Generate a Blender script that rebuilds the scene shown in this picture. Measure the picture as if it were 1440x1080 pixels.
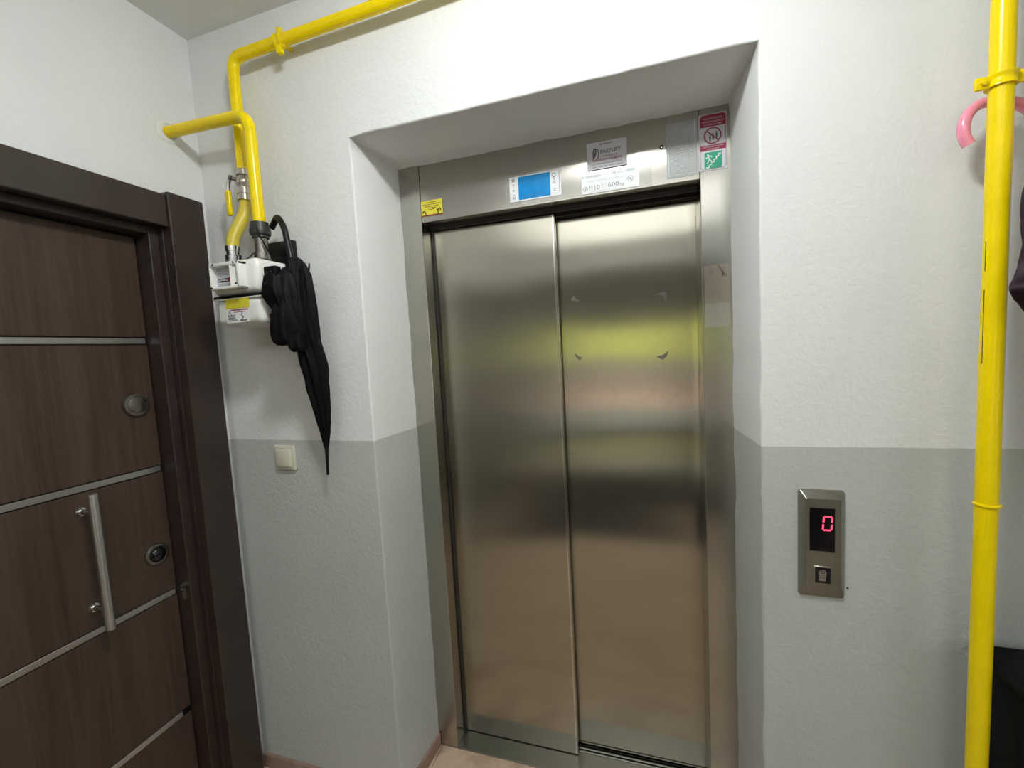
import bpy, bmesh, math, random
from mathutils import Vector, Matrix, noise
random.seed(7)
PI = math.pi
for o_ in list(bpy.data.objects): bpy.data.objects.remove(o_)
SC = bpy.context.scene
COL = SC.collection

# ------------------------------------------------------------------ camera
CAM = Vector((1.4375, -1.1513, 1.5348)); yaw, pitch, roll = .3014, -.0793, -.0545
cy_, sy_, cp_, sp_, cr_, sr_ = math.cos(yaw), math.sin(yaw), math.cos(pitch), math.sin(pitch), math.cos(roll), math.sin(roll)
fw = Vector((-sy_*cp_, cy_*cp_, sp_)); rt = Vector((cy_, sy_, 0)); up = rt.cross(fw)
R_ = rt*cr_ + up*sr_; U_ = -rt*sr_ + up*cr_
cd = bpy.data.cameras.new('camera'); cd.sensor_width = 36; cd.lens = 598.468/1440*36; cd.clip_start = .02
co = bpy.data.objects.new('camera', cd); COL.objects.link(co)
co.matrix_world = Matrix(((R_.x, U_.x, -fw.x, CAM.x), (R_.y, U_.y, -fw.y, CAM.y), (R_.z, U_.z, -fw.z, CAM.z), (0, 0, 0, 1)))
SC.camera = co

# ------------------------------------------------------------------ world, sun, lamp, added fill panel, exposure
SC.view_settings.view_transform = 'Standard'; SC.view_settings.look = 'None'
SC.view_settings.gamma = 1; SC.view_settings.exposure = 0.46; SC.view_settings.use_curve_mapping = False
w = bpy.data.worlds.new('world'); SC.world = w; w.use_nodes = True
bg = w.node_tree.nodes['Background']; bg.inputs[0].default_value = (.80, .90, 1, 1); bg.inputs[1].default_value = 2.1
sun = bpy.data.lights.new('sun', 'SUN'); sun.energy = 7.0; sun.angle = .01; sun.color = (1, .95, .85)
so = bpy.data.objects.new('sun', sun); COL.objects.link(so); so.rotation_euler = (math.radians(-48), 0, math.radians(-20))
LAMP = (1.32, -.78, 2.633); DOME_POWER = 126.0      # opal dome lamp over the landing
FILL_PANEL = (.45, 2.15, -2.75, -1.55); FILL_POWER = 1.85  # added glowing panel for fill and bright lift reflections (x0, x1, y0, y1)

# ------------------------------------------------------------------ helpers
ORG = {}
def mesh_from(bm, name):
    me = bpy.data.meshes.new(name); bm.to_mesh(me); bm.free(); return me
def tag(o, label=None, cat=None, group=None, kind=None):
    if label: o['label'] = label
    if cat: o['category'] = cat
    if group: o['group'] = group
    if kind: o['kind'] = kind
    return o
def obj(name, bm, mat, parent=None, smooth=False, base=None):
    bm.normal_update()
    if parent is not None: org = ORG[parent]
    elif base is not None: org = Vector(base)
    else:
        xs = [v.co.x for v in bm.verts]; ys = [v.co.y for v in bm.verts]; zs = [v.co.z for v in bm.verts]
        org = Vector(((min(xs)+max(xs))/2, (min(ys)+max(ys))/2, min(zs)))
    for v in bm.verts: v.co -= org
    me = mesh_from(bm, name)
    mats = mat if isinstance(mat, (list, tuple)) else [mat]
    for m in mats: me.materials.append(m)
    if smooth:
        me.polygons.foreach_set('use_smooth', [True]*len(me.polygons))
        me.set_sharp_from_angle(angle=math.radians(38))
    o = bpy.data.objects.new(name, me); COL.objects.link(o)
    if name in ('lettering', 'red_lettering', 'fine_print', 'symbol', 'print', 'red_print', 'diagram', 'people_symbol', 'running_man_symbol', 'housing_screws', 'emblem', 'digits', 'button_symbol'): o['kind'] = 'stuff'
    if parent is not None: o.parent = parent
    else: o.location = org
    ORG[o] = org
    return o
def thing(name, loc, label=None, cat=None, group=None, kind=None):
    o = bpy.data.objects.new(name, None); COL.objects.link(o); o.location = loc; o.empty_display_size = .05
    ORG[o] = Vector(loc); return tag(o, label, cat, group, kind)
def NB(): return bmesh.new()
def box(bm, x0, x1, y0, y1, z0, z1, bev=0, seg=2):
    r = bmesh.ops.create_cube(bm, size=1)
    for v in r['verts']:
        v.co = Vector(((x0+x1)/2+v.co.x*(x1-x0), (y0+y1)/2+v.co.y*(y1-y0), (z0+z1)/2+v.co.z*(z1-z0)))
    if bev:
        es = list({e for v in r['verts'] for e in v.link_edges})
        bmesh.ops.bevel(bm, geom=es, offset=bev, segments=seg, affect='EDGES', profile=.5)
    return bm
def frame_axes(t):
    t = t.normalized(); a = Vector((0, 0, 1)) if abs(t.z) < .9 else Vector((1, 0, 0))
    u = t.cross(a).normalized(); return u, t.cross(u).normalized()
def tube(bm, pts, r, n=20, caps=True, rf=None):
    pts = [Vector(p) for p in pts]; rings = []; u = None
    for i, p in enumerate(pts):
        t = (pts[min(i+1, len(pts)-1)]-pts[max(i-1, 0)]).normalized()
        if u is None: u, v = frame_axes(t)
        else:
            u = (u-t*u.dot(t)).normalized(); v = t.cross(u)
        rr = r[i] if isinstance(r, (list, tuple)) else r
        ring = []
        for k in range(n):
            a = 2*PI*k/n; q = rr*(rf(i, a) if rf else 1)
            ring.append(bm.verts.new(p+u*math.cos(a)*q+v*math.sin(a)*q))
        rings.append(ring)
    for A, B in zip(rings, rings[1:]):
        for k in range(n): bm.faces.new((A[k], A[(k+1) % n], B[(k+1) % n], B[k]))
    if caps:
        bm.faces.new(rings[0]); bm.faces.new(rings[-1][::-1])
    bmesh.ops.recalc_face_normals(bm, faces=bm.faces[:])
    return bm
def round_path(pts, rad, seg=8):
    pts = [Vector(p) for p in pts]; out = [pts[0]]
    for a, b, c in zip(pts, pts[1:], pts[2:]):
        d1 = (a-b).normalized(); d2 = (c-b).normalized(); rr = min(rad, (a-b).length*.49, (c-b).length*.49)
        p1 = b+d1*rr; p2 = b+d2*rr
        for k in range(seg+1):
            t = k/seg; out.append(p1*(1-t)**2+b*2*t*(1-t)+p2*t*t)
    out.append(pts[-1]); return out
def spline(pts, n=8):
    pts = [Vector(p) for p in pts]; P = [pts[0]]+pts+[pts[-1]]; out = []
    for i in range(1, len(P)-2):
        for k in range(n):
            t = k/n; a, b, c, d = P[i-1:i+3]
            out.append(.5*((2*b)+(c-a)*t+(2*a-5*b+4*c-d)*t*t+(3*b-a-3*c+d)*t**3))
    out.append(pts[-1]); return out
def disc(bm, c, ax, prof, n=28):
    """lathe: prof = [(radius, distance along ax)]"""
    c = Vector(c); ax = Vector(ax).normalized(); u, v = frame_axes(ax); rings = []
    for r, h in prof:
        if r < 1e-6: rings.append([bm.verts.new(c+ax*h)])
        else: rings.append([bm.verts.new(c+ax*h+u*math.cos(2*PI*k/n)*r+v*math.sin(2*PI*k/n)*r) for k in range(n)])
    for A, B in zip(rings, rings[1:]):
        for k in range(n):
            k2 = (k+1) % n
            if len(A) == 1 and len(B) == 1: continue
            if len(A) == 1: bm.faces.new((A[0], B[k2], B[k]))
            elif len(B) == 1: bm.faces.new((A[k], A[k2], B[0]))
            else: bm.faces.new((A[k], A[k2], B[k2], B[k]))
    for Rg, rev in ((rings[0], False), (rings[-1], True)):
        if len(Rg) > 2: bm.faces.new(Rg if not rev else Rg[::-1])
    bmesh.ops.recalc_face_normals(bm, faces=bm.faces[:])
    return bm
def slab(bm, poly, y0, y1):
    """polygon in x,z extruded between y0 (front) and y1"""
    a = [bm.verts.new((x, y0, z)) for x, z in poly]; b = [bm.verts.new((x, y1, z)) for x, z in poly]
    bm.faces.new(a); bm.faces.new(b[::-1]); n = len(poly)
    for i in range(n): bm.faces.new((a[i], b[i], b[(i+1) % n], a[(i+1) % n]))
    bmesh.ops.recalc_face_normals(bm, faces=bm.faces[:])
    return bm
def rect(bm, x0, x1, z0, z1, y, t=.0003): return slab(bm, [(x0, z0), (x1, z0), (x1, z1), (x0, z1)], y, y+t)
def ringxz(bm, cx, cz, r0, r1, y, t=.0003, n=32):
    A = []
    for rr in (r0, r1):
        for yy in (y, y+t):
            A.append([bm.verts.new((cx+rr*math.cos(2*PI*k/n), yy, cz+rr*math.sin(2*PI*k/n))) for k in range(n)])
    for P_, Q_ in ((A[0], A[2]), (A[1], A[3]), (A[0], A[1]), (A[2], A[3])):
        for k in range(n): bm.faces.new((P_[k], P_[(k+1) % n], Q_[(k+1) % n], Q_[k]))
    bmesh.ops.recalc_face_normals(bm, faces=bm.faces[:])
def stroke(bm, pts, wd, y, t=.0003):
    for (x0, z0), (x1, z1) in zip(pts, pts[1:]):
        d = Vector((x1-x0, z1-z0)); L = d.length or 1; d /= L; nx, nz = -d.y*wd/2, d.x*wd/2; ex, ez = d.x*wd*.3, d.y*wd*.3
        slab(bm, [(x0+nx-ex, z0+nz-ez), (x0-nx-ex, z0-nz-ez), (x1-nx+ex, z1-nz+ez), (x1+nx+ex, z1+nz+ez)], y, y+t)
def text(bm, s, x, z, size, y, width=None, align='LEFT', t=.0002, bold=0.0):
    cu = bpy.data.curves.new('tmp', 'FONT'); cu.body = s; cu.size = size; cu.extrude = t; cu.offset = bold; cu.resolution_u = 2
    ob = bpy.data.objects.new('tmp', cu); COL.objects.link(ob)
    dg = bpy.context.evaluated_depsgraph_get(); me = bpy.data.meshes.new_from_object(ob.evaluated_get(dg))
    xs = [v.co.x for v in me.vertices] or [0]; x0, x1 = min(xs), max(xs); sx = 1 if width is None else width/(x1-x0)
    off = {'LEFT': 0, 'CENTER': (x1-x0)*sx/2, 'RIGHT': (x1-x0)*sx}[align]
    me.transform(Matrix(((sx, 0, 0, x-x0*sx-off), (0, 0, -1, y), (0, 1, 0, z), (0, 0, 0, 1))))
    bm.from_mesh(me); bpy.data.objects.remove(ob); bpy.data.curves.remove(cu); bpy.data.meshes.remove(me)

# ------------------------------------------------------------------ materials
def newmat(name):
    m = bpy.data.materials.new(name); m.use_nodes = True; nt = m.node_tree
    return m, nt, nt.nodes['Principled BSDF']
def N(nt, t, **kw):
    n = nt.nodes.new(t)
    for k, v in kw.items(): setattr(n, k, v)
    return n
def ramp(nt, fac, stops):
    r = N(nt, 'ShaderNodeValToRGB'); el = r.color_ramp.elements
    while len(el) < len(stops): el.new(.5)
    for e, (p, c) in zip(el, stops): e.position = p; e.color = (*c, 1)
    nt.links.new(fac, r.inputs[0]); return r.outputs[0]
def noise_tex(nt, scale, detail=4, rough=.5, stretch=None, dist=0):
    tc = N(nt, 'ShaderNodeNewGeometry'); src = tc.outputs['Position']
    if stretch:
        mp = N(nt, 'ShaderNodeMapping'); mp.inputs['Scale'].default_value = stretch; nt.links.new(src, mp.inputs[0]); src = mp.outputs[0]
    n = N(nt, 'ShaderNodeTexNoise'); n.inputs['Scale'].default_value = scale; n.inputs['Detail'].default_value = detail
    n.inputs['Roughness'].default_value = rough; n.inputs['Distortion'].default_value = dist
    nt.links.new(src, n.inputs['Vector']); return n.outputs['Fac']
def bump(nt, b, h, strength, dist, prev=None):
    n = N(nt, 'ShaderNodeBump'); n.inputs['Strength'].default_value = strength; n.inputs['Distance'].default_value = dist
    nt.links.new(h, n.inputs['Height'])
    if prev is not None: nt.links.new(prev, n.inputs['Normal'])
    nt.links.new(n.outputs[0], b.inputs['Normal']); return n.outputs[0]
def plain(name, c, rough=.5, metal=0, var=.06, vs=30, bmp=0, bs=200, coat=0, spec=None):
    m, nt, b = newmat(name)
    f = noise_tex(nt, vs, 4)
    lo = tuple(x*(1-var) for x in c); hi = tuple(min(1, x*(1+var)) for x in c)
    nt.links.new(ramp(nt, f, [(.3, lo), (.7, hi)]), b.inputs['Base Color'])
    b.inputs['Roughness'].default_value = rough; b.inputs['Metallic'].default_value = metal
    b.inputs['Coat Weight'].default_value = coat
    if spec is not None: b.inputs['Specular IOR Level'].default_value = spec
    if bmp: bump(nt, b, noise_tex(nt, bs, 3), bmp, .001)
    return m
ZD = 1.2690
def wall_mat():
    m, nt, b = newmat('painted_plaster')
    g = N(nt, 'ShaderNodeNewGeometry'); sp = N(nt, 'ShaderNodeSeparateXYZ'); nt.links.new(g.outputs['Position'], sp.inputs[0])
    wob = noise_tex(nt, 14, 3)
    a = N(nt, 'ShaderNodeMath', operation='MULTIPLY_ADD'); a.inputs[1].default_value = -.006; nt.links.new(wob, a.inputs[0]); nt.links.new(sp.outputs['Z'], a.inputs[2])
    lt = N(nt, 'ShaderNodeMath', operation='LESS_THAN'); lt.inputs[1].default_value = ZD-.003; nt.links.new(a.outputs[0], lt.inputs[0])
    var = noise_tex(nt, 2.2, 5, .6)
    c1 = ramp(nt, var, [(.3, (.74, .755, .745)), (.7, (.80, .81, .80))]); c2 = ramp(nt, var, [(.3, (.49, .51, .487)), (.7, (.535, .555, .53))])
    mx = N(nt, 'ShaderNodeMix', data_type='RGBA'); nt.links.new(lt.outputs[0], mx.inputs['Factor']); nt.links.new(c1, mx.inputs['A']); nt.links.new(c2, mx.inputs['B'])
    nt.links.new(mx.outputs['Result'], b.inputs['Base Color'])
    b.inputs['Roughness'].default_value = .55; b.inputs['Specular IOR Level'].default_value = .35
    p = bump(nt, b, noise_tex(nt, 58, 5, .62, dist=.3), .42, .0055)
    bump(nt, b, noise_tex(nt, 160, 3, .6), .35, .0015, p)
    return m
M_WALL = wall_mat()
def ceil_mat():
    m, nt, b = newmat('ceiling_paint')
    nt.links.new(ramp(nt, noise_tex(nt, 3, 4), [(.3, (.74, .74, .71)), (.7, (.80, .80, .77))]), b.inputs['Base Color'])
    b.inputs['Roughness'].default_value = .8; bump(nt, b, noise_tex(nt, 60, 4, .6), .3, .003); return m
M_CEIL = ceil_mat()
def steel_mat(name, c, rough, aniso, warp, tint=.05):
    m, nt, b = newmat(name)
    b.inputs['Metallic'].default_value = 1
    n1 = noise_tex(nt, 3, 5, .6); nt.links.new(ramp(nt, n1, [(.3, tuple(x*(1-tint) for x in c)), (.7, c)]), b.inputs['Base Color'])
    n2 = noise_tex(nt, 1.0, 3, .6, stretch=(900, 900, 9))
    mr = N(nt, 'ShaderNodeMapRange'); mr.inputs['To Min'].default_value = rough*.86; mr.inputs['To Max'].default_value = rough*1.16
    nt.links.new(n2, mr.inputs[0]); nt.links.new(mr.outputs[0], b.inputs['Roughness'])
    b.inputs['Anisotropic'].default_value = aniso
    cb = N(nt, 'ShaderNodeCombineXYZ'); cb.inputs[0].default_value = 1; nt.links.new(cb.outputs[0], b.inputs['Tangent'])
    b.inputs['Anisotropic Rotation'].default_value = 0.0
    p = bump(nt, b, noise_tex(nt, 2.2, 1, .4, stretch=(1, 1, 1.6)), warp, .02)
    return m
M_STEEL = steel_mat('brushed_steel', (.46, .435, .365), .19, .93, .10)
M_STEELF = steel_mat('frame_steel', (.47, .455, .41), .20, .75, .06)
M_SILL = steel_mat('worn_sill_steel', (.24, .24, .215), .34, .3, .05)
M_DARKMETAL = plain('dark_metal', (.05, .048, .045), .45, .6)
def wood(name, a, b_, rough=.42):
    m, nt, b = newmat(name)
    f = noise_tex(nt, 1, 6, .62, stretch=(22, 22, 1.1), dist=.5); g = noise_tex(nt, 1, 5, .6, stretch=(120, 120, 4))
    mx = N(nt, 'ShaderNodeMath', operation='MULTIPLY_ADD'); mx.inputs[1].default_value = .35; nt.links.new(g, mx.inputs[0])
    h = N(nt, 'ShaderNodeMath', operation='MULTIPLY'); h.inputs[1].default_value = .68; nt.links.new(f, h.inputs[0]); nt.links.new(h.outputs[0], mx.inputs[2])
    nt.links.new(ramp(nt, mx.outputs[0], [(.35, a), (.66, b_)]), b.inputs['Base Color'])
    b.inputs['Roughness'].default_value = rough; b.inputs['Specular IOR Level'].default_value = .32; bump(nt, b, g, .12, .0008); return m
M_LEAF = wood('walnut_laminate', (.043, .0265, .018), (.083, .054, .038))
M_CASE = plain('dark_brown_lacquer', (.036, .024, .0195), .32, 0, .15, 9, bmp=.05)
M_ALU = plain('satin_aluminium', (.55, .54, .52), .38, 1, .03, bmp=.02)
M_CHROME = plain('chrome', (.75, .74, .72), .16, 1, .02)
M_NICKEL = plain('aged_nickel', (.30, .28, .25), .30, 1, .08)
M_BRASS = plain('nickelled_brass', (.52, .48, .42), .28, 1, .12, 60)
M_BLACK = plain('black_plastic', (.005, .005, .006), .35, 0, .1, spec=.3)
M_BLACKCLOTH = plain('black_nylon', (.0035, .0035, .0042), .6, 0, .25, 25, bmp=.3, bs=600, spec=.14)
M_PURPLE = plain('dark_plum_nylon', (.022, .009, .017), .55, 0, .3, 25, bmp=.3, bs=500, spec=.2)
M_YELLOW = plain('yellow_gas_paint', (.93, .70, .001), .24, 0, .04, 18, bmp=.04, bs=40, spec=.32)
M_YELLOW2 = plain('dull_yellow_hose', (.62, .50, .05), .45, 0, .07, 18)
M_WHITEP = plain('white_enamel', (.80, .80, .76), .35, 0, .03)
M_PAPER = plain('white_paper', (.84, .85, .86), .5, 0, .02)
M_PAPERG = plain('grey_card', (.56, .56, .60), .5, 0, .02)
M_PRINT = plain('dark_print', (.055, .05, .075), .5, 0, .02)
M_GREYPRINT = plain('grey_print', (.32, .33, .34), .5, 0, .02)
M_LIGHTPRINT = plain('pale_print', (.52, .60, .62), .5, 0, .02)
M_BLUE = plain('bright_blue_film', (.0, .25, .62), .4, 0, .10, 30, spec=.2)
M_BLUE2 = plain('deep_blue_print', (.004, .19, .52), .35, 0, .05)
M_RED = plain('dull_red_print', (.31, .03, .065), .45, 0, .04, spec=.25)
M_REDLINE = plain('dark_red_print', (.26, .02, .05), .45, 0, .04)
M_GREEN = plain('safety_green', (.0, .30, .17), .4, 0, .03)
M_STICKY = plain('yellow_sticker', (.74, .66, .05), .4, 0, .08)
M_BROWNP = plain('brown_print', (.09, .05, .02), .5)
M_PINK = plain('pink_plastic', (.86, .30, .42), .22, 0, .03, coat=.4)
M_CREAM = plain('cream_plastic', (.66, .63, .52), .35, 0, .02)
M_NICKELP = plain('brushed_panel', (.27, .262, .225), .33, .85, .05, 80)
M_SCREEN = plain('black_glass', (.004, .004, .005), .12, 0, .02)
M_SKIRT = plain('brown_marble', (.30, .20, .155), .35, 0, .25, 9)
M_CURED = plain('adhesive_residue', (.13, .11, .095), .7, 0, .2, 60)
M_MAT = plain('dark_mat', (.03, .03, .03), .8, 0, .2)
def film(name, alpha, rough, c=(.8, .8, .78)):
    m, nt, b = newmat(name); nt.links.new(ramp(nt, noise_tex(nt, 40, 5, .7), [(.3, tuple(x*.8 for x in c)), (.7, c)]), b.inputs['Base Color'])
    b.inputs['Alpha'].default_value = alpha; b.inputs['Roughness'].default_value = rough
    bump(nt, b, noise_tex(nt, 60, 3, .6), .3, .001); return m
M_TAPE = film('clear_tape', .10, .12)
M_TAPE2 = film('yellowed_tape', .14, .12, (.55, .45, .36))
M_CLEAR = film('embossed_clear_label', .42, .3, (.70, .74, .74))
def tile_mat():
    m, nt, b = newmat('beige_marble_tile')
    f = noise_tex(nt, 5, 8, .65, dist=1.6); nt.links.new(ramp(nt, f, [(.30, (.36, .25, .18)), (.5, (.56, .42, .31)), (.72, (.66, .52, .41))]), b.inputs['Base Color'])
    b.inputs['Roughness'].default_value = .15; return m
M_TILE = tile_mat(); M_GROUT = plain('grout', (.30, .25, .2), .9)
def emis(name, c, s):
    m, nt, b = newmat(name); b.inputs['Base Color'].default_value = (*c, 1); b.inputs['Emission Color'].default_value = (*c, 1); b.inputs['Emission Strength'].default_value = s; return m
M_LED = emis('red_led', (1, .05, .12), 1.4); M_DOME = emis('opal_glass', (.97, 1, .99), DOME_POWER); M_FILL = emis('added_fill_light', (.97, 1, .985), FILL_POWER)
def glass():
    m, nt, b = newmat('clear_glass'); b.inputs['Transmission Weight'].default_value = 1; b.inputs['Roughness'].default_value = 0; b.inputs['IOR'].default_value = 1.05; return m
M_GLASS = glass()
M_TAUPE = plain('taupe_render', (.26, .24, .21), .8, 0, .1, 3); M_HEDGE = plain('hedge_leaves', (.56, .60, .14), .6, 0, .4, 6); M_PAVE = plain('concrete_paving', (.34, .34, .33), .5, 0, .1, 4); M_PINKP = plain('terracotta_paving', (.66, .42, .34), .6, 0, .1, 3)

# ------------------------------------------------------------------ room shell
H = 2.633; RX = 3.3; RY = -5.5; D = .2385; H1 = 2.204; H2 = 2.1925
A1, A2, B1, B2 = .609, 1.7066, .626, 1.690
def front_wall():
    bm = NB(); rnd = random.Random(3)
    def j(s=.0012): return (rnd.random()-.5)*2*s
    prof = []       # list of (outer x,z), (inner x,z), normal direction outward from hole
    n = 46
    for i in range(n+1):
        z = H1*i/n; t = noise.noise(Vector((0, 3, z*7)))*.003
        prof.append(((A1+t*.6+j(), z), (B1+t+j(.0016), min(z, H2) if i < n else H2), (-1, 0)))
    m = 24
    for i in range(1, m):
        u = i/m; t = noise.noise(Vector((u*9, 5, 0)))*.004
        prof.append(((A1+(A2-A1)*u, H1+t*.5+j()), (B1+(B2-B1)*u, H2+t+.0+j(.0015)), (0, 1)))
    for i in range(n, -1, -1):
        z = H1*i/n; t = noise.noise(Vector((9, 3, z*7)))*.003
        prof.append(((A2+t*.6+j(), z), (B2+t+j(.0016), min(z, H2) if i < n else H2), (1, 0)))
    r = .005
    rows = [[], [], [], []]
    for (ox, oz), (ix, iz), (nx, nz) in prof:
        rows[0].append(bm.verts.new((ox+nx*r, 0, oz+nz*r)))
        rows[1].append(bm.verts.new((ox+nx*r*.3, r*.3, oz+nz*r*.3)))
        rows[2].append(bm.verts.new((ox+(ix-ox)*.02, r, oz+(iz-oz)*.02)))
        rows[3].append(bm.verts.new((ix, D+.004, iz)))
    for a, b in zip(rows, rows[1:]):
        for k in range(len(a)-1):
            f = bm.faces.new((a[k], a[k+1], b[k+1], b[k])); f.smooth = True
    # flat face around the hole
    o = rows[0]; bl = bm.verts.new((-.02, 0, 0)); tl = bm.verts.new((-.02, 0, H+.02)); tr = bm.verts.new((RX, 0, H+.02)); br = bm.verts.new((RX, 0, 0))
    L = o[:n+1]; T = o[n:n+m+1]; Rr = o[n+m:]
    bm.faces.new([bl, tl]+L[::-1]); bm.faces.new([tl, tr]+T[::-1]); bm.faces.new([tr, br]+Rr[::-1])
    bmesh.ops.recalc_face_normals(bm, faces=bm.faces[:])
    bmesh.ops.triangulate(bm, faces=[f for f in bm.faces if len(f.verts) > 4])
    o = obj('wall_front', bm, M_WALL, base=(0, 0, 0)); return tag(o, 'white plaster wall with grey painted lower half and deep lift recess', 'wall', kind='structure')
front_wall()
# left wall with the apartment doorway
LY0, LY1, LZ = -1.27, -.10, 2.03
bm = NB(); box(bm, -.2, 0, LY1, .02, 0, H+.02); box(bm, -.2, 0, RY, LY0, 0, H+.02); box(bm, -.2, 0, LY0, LY1, LZ, H+.02)
tag(obj('wall_left', bm, M_WALL, base=(0, 0, 0)), 'white side wall holding the brown apartment door', 'wall', kind='structure')
WY0, WY1, WZ0, WZ1 = -2.7, -1.25, .95, 2.15
bm = NB(); box(bm, RX, RX+.2, RY, WY0, 0, H+.02); box(bm, RX, RX+.2, WY1, .02, 0, H+.02); box(bm, RX, RX+.2, WY0, WY1, 0, WZ0); box(bm, RX, RX+.2, WY0, WY1, WZ1, H+.02); tag(obj('wall_right', bm, M_WALL, base=(RX, 0, 0)), 'painted wall on the right side of the hall', 'wall', kind='structure')
DX0, DX1, DZ = .35, 2.05, 1.98
bm = NB(); box(bm, 0, DX0, RY-.2, RY, 0, H+.02); box(bm, DX1, RX, RY-.2, RY, 0, H+.02); box(bm, DX0, DX1, RY-.2, RY, DZ, H+.02)
tag(obj('wall_rear', bm, M_WALL, base=(0, RY, 0)), 'painted wall around the glass entrance behind the viewer', 'wall', kind='structure')
bm = NB(); box(bm, -.2, RX+.2, RY-.2, .02, H, H+.2); tag(obj('ceiling', bm, M_CEIL), 'off-white plaster ceiling above the gas pipes', 'ceiling', kind='structure')
bm = NB(); box(bm, -.2, RX+.2, RY-.2, .72, -.15, -.008)
floor = tag(obj('floor', bm, M_GROUT, base=(0, 0, 0)), 'beige marble tiled hall floor', 'floor', kind='structure')
# individual floor tiles, shared mesh
TS = .40; tile_me = None; y = D-.002
cnt = 0
for iy in range(14):
    for ix in range(9):
        x0 = -.16+ix*TS; y0 = D-(iy+1)*TS
        if x0+TS > RX+.15: continue
        if tile_me is None:
            bm = NB(); box(bm, .001, TS-.001, .001, TS-.001, -.010, 0, .0008, 1); tile_me = mesh_from(bm, 'floor_tile'); tile_me.materials.append(M_TILE)
        o = bpy.data.objects.new('floor_tile', tile_me); COL.objects.link(o); o.parent = floor; o.location = (x0, y0, 0)
# skirting tiles
bm = NB(); box(bm, .004, A1-.004, -.012, 0, 0, .052, .002)
tag(obj('baseboard_front', bm, M_SKIRT), 'brown marble skirting along the wall under the light switch', 'skirting', kind='structure')
bm = NB(); box(bm, A2+.012, RX, -.012, 0, 0, .052, .002)
tag(obj('baseboard_right', bm, M_SKIRT), 'brown marble skirting right of the lift recess', 'skirting', kind='structure')
bm = NB()
a = [(A1, -.004), (A1+.012, -.004), (B1+.008, D-.004), (B1-.004, D-.004)]
vs = [bm.verts.new((x, yy, z)) for z in (0, .05) for x, yy in a]
for f in ((0, 1, 2, 3), (7, 6, 5, 4), (0, 4, 5, 1), (1, 5, 6, 2), (2, 6, 7, 3), (3, 7, 4, 0)): bm.faces.new([vs[k] for k in f])
bmesh.ops.recalc_face_normals(bm, faces=bm.faces[:])
tag(obj('baseboard_left', bm, M_SKIRT), 'brown marble skirting on the left side of the lift recess', 'skirting', kind='structure')
bm = NB(); box(bm, 0, RX, -3.15, -2.95, 2.35, H); tag(obj('trim_1', bm, M_WALL), 'plastered beam crossing the ceiling behind the viewer', 'beam', kind='structure')
# lift shaft shell behind the frame
bm = NB()
box(bm, .50, .57, D+.01, .70, -.1, 2.45); box(bm, 1.76, 1.83, D+.01, .70, -.1, 2.45); box(bm, .5, 1.83, .62, .70, -.1, 2.45); box(bm, .5, 1.83, D+.01, .70, 2.36, 2.45)
tag(obj('trim_2', bm, M_DARKMETAL), 'dark lift shaft casing behind the steel doors', 'shaft', kind='structure')

wn = thing('window_1', (RX+.1, (WY0+WY1)/2, WZ0), 'white framed window in the right-hand wall behind the viewer', 'window', kind='structure')
bm = NB()
for q in ((WY0, WY1, WZ0, WZ0+.05), (WY0, WY1, WZ1-.05, WZ1), (WY0, WY0+.05, WZ0, WZ1), (WY1-.05, WY1, WZ0, WZ1), ((WY0+WY1)/2-.03, (WY0+WY1)/2+.03, WZ0, WZ1)): box(bm, RX+.07, RX+.13, *q)
obj('window_frame', bm, M_WHITEP, wn)
for a, b in ((WY0+.05, (WY0+WY1)/2-.03), ((WY0+WY1)/2+.03, WY1-.05)):
    bm = NB(); box(bm, RX+.095, RX+.101, a, b, WZ0+.05, WZ1-.05); obj('pane', bm, M_GLASS, wn)
bm = NB(); box(bm, RX-.03, RX+.07, WY0, WY1, WZ0-.02, WZ0, .004, 2); obj('window_sill', bm, M_SKIRT, wn)

# ------------------------------------------------------------------ lift door
lift = thing('door_1', (1.157, D, 0), 'brushed stainless steel two-panel lift door set deep in the recess', 'lift door', kind='structure')
C1, C2 = .7045, 1.6103
bm = NB(); box(bm, .575, C1, D, .305, .0, 2.34, .0015, 1); obj('jamb', bm, M_STEELF, lift)
bm = NB(); box(bm, C2, 1.758, D, .357, .0, 2.34, .0015, 1); obj('jamb', bm, M_STEELF, lift)
bm = NB(); box(bm, C1+.0008, C2-.0008, D+.0015, .300, 2.0, 2.34, .0015, 1); obj('header', bm, M_STEELF, lift)
bm = NB(); box(bm, C1, C2, .301, .312, 1.988, 2.3, .001, 1); obj('track_cover', bm, M_DARKMETAL, lift); bm = NB(); box(bm, C1, C2, .347, .356, 1.985, 2.3, .001, 1); obj('track_cover', bm, M_DARKMETAL, lift)
bm = NB(); box(bm, .580, 1.163, .318, .342, .006, 2.05, .0015, 2)
lp = obj('door_panel', bm, M_STEEL, lift)
bm = NB(); box(bm, 1.120, 1.72, .360, .384, .016, 2.05, .0015, 2)
rp = obj('door_panel', bm, M_STEEL, lift)
bm = NB(); box(bm, 1.155, 1.1585, .3155, .318, .01, 2.0); obj('edge_strip', bm, M_CHROME, lift)
bm = NB(); box(bm, C1, C1+.006, .306, .3175, .0, 2.0, .001, 1); obj('side_seal', bm, M_DARKMETAL, lift)
bm = NB(); box(bm, C1, C2, D-.001, .343, -.02, .0035, .001, 1)
box(bm, 1.165, C2, .345, .352, -.01, .008, .001, 1); box(bm, 1.165, C2, .356, .358, -.01, .012); box(bm, 1.165, C2, .334, .340, 0, .0065, .001, 1)
obj('sill', bm, M_SILL, lift)
bm = NB(); box(bm, .62, 1.70, .344, .42, -.04, -.004); obj('sill_groove', bm, M_DARKMETAL, lift)
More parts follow.
